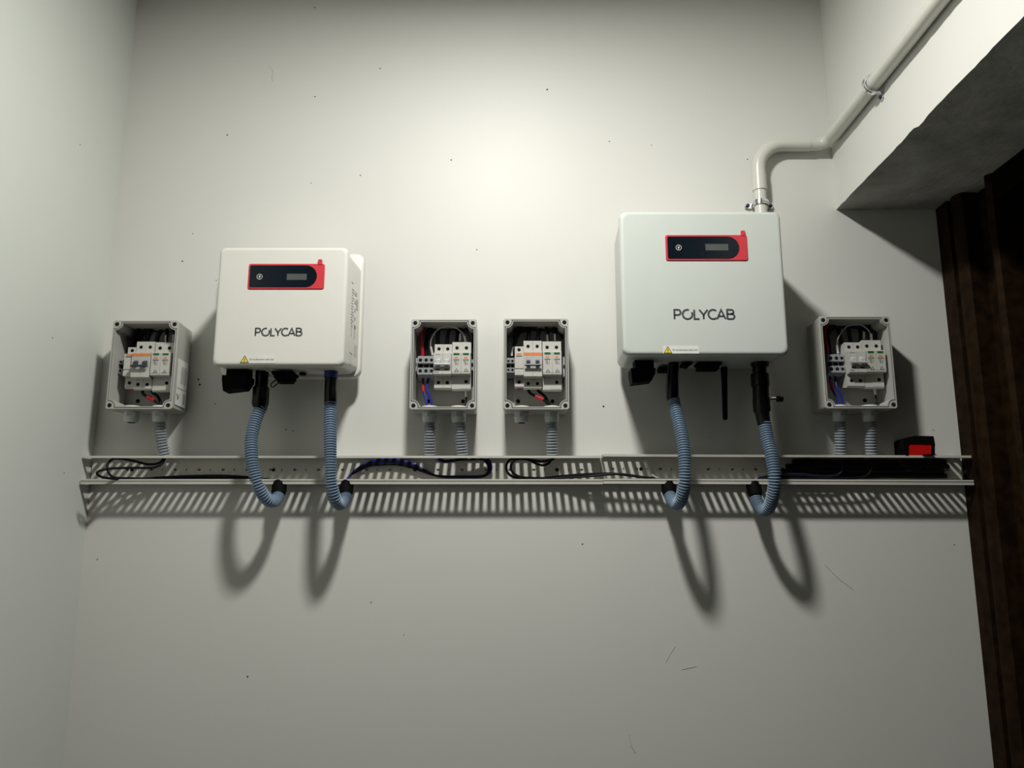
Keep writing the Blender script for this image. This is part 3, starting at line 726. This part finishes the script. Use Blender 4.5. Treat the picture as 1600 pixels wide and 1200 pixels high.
for J, who in ((J3, 'right box of the middle pair'), (J1, 'far-left box')):
    wire('wire', [(801,558,.032),(803,545,.036),(806,522,.036),(813,511,.034),(825,510,.030),(838,512,.020)], .0036, 'wblack', 'outer black wire at upper left, '+who, J, J3,
         (('ferrule',(800,556,.034),(802,542,.037),.0028,'sticker'),), group=WG)
    wire('wire', [(802,545,.028),(806,528,.03),(817,516,.032),(835,510,.032),(850,508,.032),(855,515,.034),(856,526,.036),(856,534,.036)], .0036, 'wblack', 'black wire arching to the surge protector, '+who, J, J3,
         (('ferrule',(855.3,523,.037),(856,534,.037),.0028,'sticker'),), group=WG)
    wire('wire', [(840,513,.020),(852,508,.026),(862,509,.030),(867,516,.034),(868,525,.036),(868,534,.036)], .0036, 'wblack', 'black wire to the surge protector\'s right pole, '+who, J, J3,
         (('ferrule',(867.2,522,.037),(867.8,533,.037),.0028,'sticker'),), group=WG)
    wire('wire', [(825.5,534,.034),(826,524,.032),(828,514,.022),(836,509,.012)], .0048, 'wdark', 'dark wire into the breaker\'s left pole, '+who, J, J3, group=WG)
    wire('wire', [(840,534,.034),(841,524,.032),(843,514,.022),(846,509,.014)], .0048, 'wdark', 'dark wire into the breaker\'s right pole, '+who, J, J3, group=WG)
    wire('wire', [(825.5,608,.034),(828,614,.038),(837,619,.042),(848,624,.044),(855,630,.043),(859,642,.042)], .0032, 'wblack', 'black wire with red sleeve below the breaker, '+who, J, J3,
         (('red_sleeve',(836.5,618.5,.042),(849,624.5,.044),.0042,'wred'),), group=WG)
    wire('wire', [(840,608,.034),(842,612,.036),(850,618,.036),(856,627,.038),(863,642,.042)], .0032, 'wblack', 'plain black wire below the breaker, '+who, J, J3, group=WG)

for J, who in ((J2, 'left box of the middle pair'), (J4, 'far-right shaded box')):
    for dy, d0, lv in ((0, .030, 'upper'), (7, .020, 'lower')):
        wire('wire', [(667,524+dy,d0),(671,513+dy,d0),(682,507+dy,d0),(700,506+dy,d0),(718,507+dy,d0),(732,512+dy,d0),(737,522+dy,d0),(738,538+dy,d0-.002)], .0048, 'wdark', lv+' of two dark looped wires along the top, '+who, J, J2, group=WG)
for J, who in ((J3, 'right box of the middle pair'), (J1, 'far-left box')):
    for dy, d0, lv in ((0, .022, 'upper'), (7, .016, 'lower')):
        wire('wire', [(804,530+dy,d0),(808,517+dy,d0),(818,509+dy,d0),(838,507+dy,d0),(858,508+dy,d0),(872,513+dy,d0),(878,524+dy,d0)], .0048, 'wdark', lv+' of two dark looped wires along the top, '+who, J, J3, group=WG)

# ------------------------------------------------------------------ cables in the tray
CG = 'cables lying in the tray'
def cable(pts, r, m, label, parts=()):
    return wire('cable', pts, r, m, label, parts=parts, group=CG, cat='cable')
cable([(256,715,.030),(252,721,.030),(243,725,.032),(228,725,.034),(208,720,.036),(190,717,.036),(177,717,.036),(169,724,.040),(168,733,.044),(172,742,.046),(180,746,.040),(200,747.5,.026),(250,748,.0105),(320,747.5,.010),(390,748.5,.011),(432,751,.024)], .0026, 'wblack', 'black cable with the upper wavy loop at the left end of the tray')
cable([(258,715,.034),(255,722,.038),(248,728,.042),(235,731,.046),(205,731,.054),(175,732,.070),(158,735,.086),(151,739,.094),(156,744,.088),(168,747,.064),(185,748,.046),(225,747.5,.026),(285,744.5,.0105),(350,743.5,.010),(400,747,.012),(434,751,.026)], .0026, 'wblack', 'black cable looping furthest towards the left wall out of the tray')
for i, (m, dy, dd, nm) in enumerate((('wblue', 0, .012, 'uppermost blue cable of the arched bundle right of the smaller inverter'), ('wblack', 3.2, .0165, 'second, black cable of the arched bundle right of the smaller inverter'),
                                   ('wblue', 5.2, .0095, 'third, blue cable of the arched bundle right of the smaller inverter'), ('wblack', 9.0, .014, 'lowest black cable of the arched bundle right of the smaller inverter'))):
    k = i*1.2; e = i*.5
    pts = [(541,752,.030-.001*i),(546,745-.3*i,.026),(556,734+dy*.4,dd),(575,723+dy*.6,dd),(598,717+dy,dd),(622,718+dy*.9,dd),(645,725+dy*.7,dd),(662,734+dy*.35,dd),(680,743,dd),(700,746-e,dd),(730,746-e,dd),(752,745.5-e,dd),
           (764-k,740,dd+.002),(768-k*1.3,731,dd+.005),(765-k*1.6,720+k*.4,dd+.007),(757-k,716.5+e,dd+.010),(740,716.5+e,dd+.014),(722,717+e,dd+.018)]
    pts += [(706,720+e,dd+.020),(692,721+e,.030),(681,716.5,.032)] if i % 2 == 0 else [(710,718+e,dd+.018),(696,719.5+e,.034),(684,716.5,.036)]
    cable(pts, .0024, m, nm)
cable([(862,716,.030),(858,723,.030),(849,727,.032),(838,724.5,.034),(824,718,.036),(808,716.5,.036),(796,719,.038),(791,728,.034),(793,738,.026),(802,745,.018),(820,747.5,.0105),(850,747,.010),(900,742,.026),(950,740,.036),(975,742,.036),(1000,745,.034),(1020,747,.032)], .0026, 'wblack', 'outer black cable of the loop in the tray below the middle pair',
      (('cable_tie',(1019,742,.036),(1028,748,.033),.0016,'sticker'),))
cable([(866,716,.034),(860,719,.034),(846,721,.034),(832,719,.036),(814,717,.038),(803,720,.042),(798,729,.036),(801,738,.030),(811,744.5,.022),(830,747,.0155),(870,747,.018),(920,744,.034),(948,741.5,.038),(972,741,.038),(1010,746.5,.036),(1044,752,.034)], .0026, 'wblack', 'inner black cable of the loop in the tray below the middle pair')
cable([(1179,752,.034),(1186,746,.034),(1215,742,.032),(1250,741,.030),(1290,744,.028),(1312,740,.026),(1316,728,.026),(1314,716,.028)], .0026, 'wdark', 'dark blue cable in the shaded right part of the tray')
cable([(1182,752,.033),(1192,748,.036),(1240,747.5,.036),(1320,748,.034),(1352,744,.032),(1362,732,.030),(1361,717,.030)], .0026, 'wblack', 'black cable on the tray floor under the far-right junction box')

for k, (x0, x1, lab) in enumerate(((1238,1478,'uppermost of four thick black cables added to darken the right end of the tray'), (1228,1482,'second from top of four thick black cables in the tray\'s right end'),
                                    (1222,1474,'third from top of four thick black cables in the tray\'s right end'), (1218,1480,'lowest of four thick black cables added to darken the right end of the tray'))):
    zc_ = TZT - .0085 - .0103*k; p0, p1 = at(x0, 720+8*k, .011), at(x1, 720+8*k, .011)  # invented cables, added to blacken the tray interior here
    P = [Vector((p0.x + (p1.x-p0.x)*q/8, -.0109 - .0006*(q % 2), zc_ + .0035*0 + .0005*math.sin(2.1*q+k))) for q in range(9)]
    c_ = MB().tube(spline(P, .008), .0048, 8).build('added_dark_cable', M['wblack'], None, P[0]); tag(c_, lab, 'cable', 'thick black cables added to darken the right of the tray')

# ------------------------------------------------------------------ white pipe, its clips
pr_ = .0140; pd = .0195
zc = CZ + .8955
pA = at(1189, 326, pd); xp = pA.x; xs = XR - pr_ - .0025
pipe_o = Vector((xp, -pd, TZT))
pipe = thing('conduit_pipe', 'white plastic pipe rising behind the larger inverter, then along the right wall', 'pipe', pipe_o)
# vertical run, with coupling, bend, short horizontal, elbow, long run towards the viewer
MB().tube([(xp,-pd,TZT+.001),(xp,-pd,zz(297,pd))], pr_, 20).build('pipe_section', M['pvc'], pipe, pipe_o)
z1_, z2_ = zz(299,pd), zz(268,pd)
MB().tube([(xp,-pd,zz(299,pd)),(xp,-pd,zz(298,pd)),(xp,-pd,zz(271,pd)),(xp,-pd,zz(270,pd))], [pr_+.0005,pr_+.0022,pr_+.0020,pr_], 20).build('coupling', M['pvc'], pipe, pipe_o)
zh = zz(226, pd); rb = .060
bend = [Vector((xp,-pd,zz(271,pd)))] + [Vector((xp+rb-rb*math.cos(R(a)), -pd, zh-rb+rb*math.sin(R(a)))) for a in range(0, 91, 6)] 
bend[0].z = min(bend[0].z, bend[1].z-.003); xe = at(1264,226,pd).x
bend.append(Vector((xe, -pd, zh)))
MB().tube(bend, [pr_+.0012]*len(bend), 20).build('bend', M['pvc'], pipe, pipe_o)
el = [Vector((xe-.004,-pd,zh)), Vector((xs-.03,-pd,zh))] + [Vector((xs-.025+.025*math.sin(R(a)), -pd-.025+.025*math.cos(R(a)), zh + (zc-zh)*a/90)) for a in range(0, 91, 10)] + [Vector((xs,-pd-.045,zc))]
MB().tube(el, pr_, 20).build('elbow', M['pvc'], pipe, pipe_o)
MB().tube([(xs,-pd-.034,zc),(xs,-pd-.035,zc),(xs,-3.0,zc)], [pr_+.0002,pr_+.0012,pr_+.0012], 20).build('pipe_section', M['pvc'], pipe, pipe_o)
# clip on the back wall above the inverter
def saddle(cx, cy, cz_, axis, label, wall_n, slack=.0032, hw=.0055):
    """half ring over a pipe with two screwed lugs. axis: pipe direction; wall_n: out of the wall"""
    t = thing('pipe_clip', label, 'clip', (cx, cy, cz_), 'metal saddle clips on the white pipe')
    o = Vector((cx, cy, cz_)); ax = Vector(axis); nn = Vector(wall_n); sd = ax.cross(nn)
    r0 = pr_ + slack; th = .0016
    path = [(-r0-.014, -pr_-.001), (-r0-.0005, -pr_-.001)] + [(-r0*math.cos(R(a)), r0*math.sin(R(a))) for a in range(-20, 201, 10)] + [(r0+.0005, -pr_-.001), (r0+.014, -pr_-.001)]
    mb = MB(); loops = []
    for i, (u, v) in enumerate(path):
        a = Vector(path[max(0,i-1)]); b_ = Vector(path[min(len(path)-1,i+1)]); tt = (b_-a).normalized(); nr = Vector((-tt.y, tt.x))
        q = []
        for hh, kk in ((-hw,0),(-hw*.3,0),(-hw*.3,.8),(hw*.3,.8),(hw*.3,0),(hw,0),(hw,-1),(-hw,-1)):
            uv = Vector((u, v)) + nr*th*kk*(1 if kk < 0 else 1)
            q.append(o + sd*uv.x + nn*uv.y + ax*hh)
        loops.append(q)
    mb.loft(loops); mb.build('strap', M['chrome'], t, o)
    for sg in (-1, 1):
        c = o + sd*sg*(r0+.0085) + nn*(-pr_)
        MB().tube([c, c+nn*.004, c+nn*.0055], [.0042,.0042,.002], 10).build('screw', M['screw'], t, o)
        MB().tube([c-nn*.003, c+nn*.0012], .0058, 12).build('washer', M['chrome'], t, o)
    return t
saddle(xp, -pd, zz(318, pd), (0,0,1), 'shiny metal saddle clip just above the larger inverter', (0,-1,0))
dclip = .262
saddle(xs, -dclip, zc, (0,1,0), 'shiny metal saddle clip on the pipe along the right wall', (-1,0,0), .0062, .0065)

# ------------------------------------------------------------------ red and black case on the tray
a, b_ = at(1403, 713.5, .04), at(1457, 684, .04); W_, H_ = b_.x-a.x, b_.z-a.z; cx = (a.x+b_.x)/2; ztop = TZT + .0012
o = Vector((cx, -.03, ztop)); t = thing('tape_case', 'small red and black rounded case resting on the tray by the doorway', 'case', o)
hh = .040
body = MB().loft([rrect(W_*.76, hh*.62, .004, 4, cx+W_*.03, ztop+hh*.31, -q) for q in (.008, .048)]); body.build('red_body', M['redcase'], t, o)
out = [(-.37,.10),(-.37,.74),(-.33,.87),(-.23,.93),(-.05,1.0),(.44,.985),(.47,.96),(.49,.50),(.40,.50),(.36,.57),(-.21,.60),(-.25,.52),(-.27,.0),(-.35,.0)]
cp = MB().loft([[(cx+u*W_, -q, ztop+v*hh) for u, v in out] for q in (.006, .050)]); cp.build('black_cap', M['blackm'], t, o)
out = [(.36,.0),(.46,.0),(.485,.5),(.40,.5)]
MB().loft([[(cx+u*W_, -q, ztop+v*hh) for u, v in out] for q in (.008, .049)]).build('side_trim', M['blackm'], t, o)
MB().loft([[(cx+u*W_, -q, ztop+v*hh) for u, v in ((.10,.02),(.22,-.06),(.36,-.06),(.40,.05))] for q in (.0490, .0535)]).build('front_catch', M['blackm'], t, o)
MB().loft([[(cx+u*W_, -q, ztop+v*hh) for u, v in ((.46,.0),(.64,.0),(.47,.22))] for q in (.012, .03)]).build('belt_hook', M['blackm'], t, o)
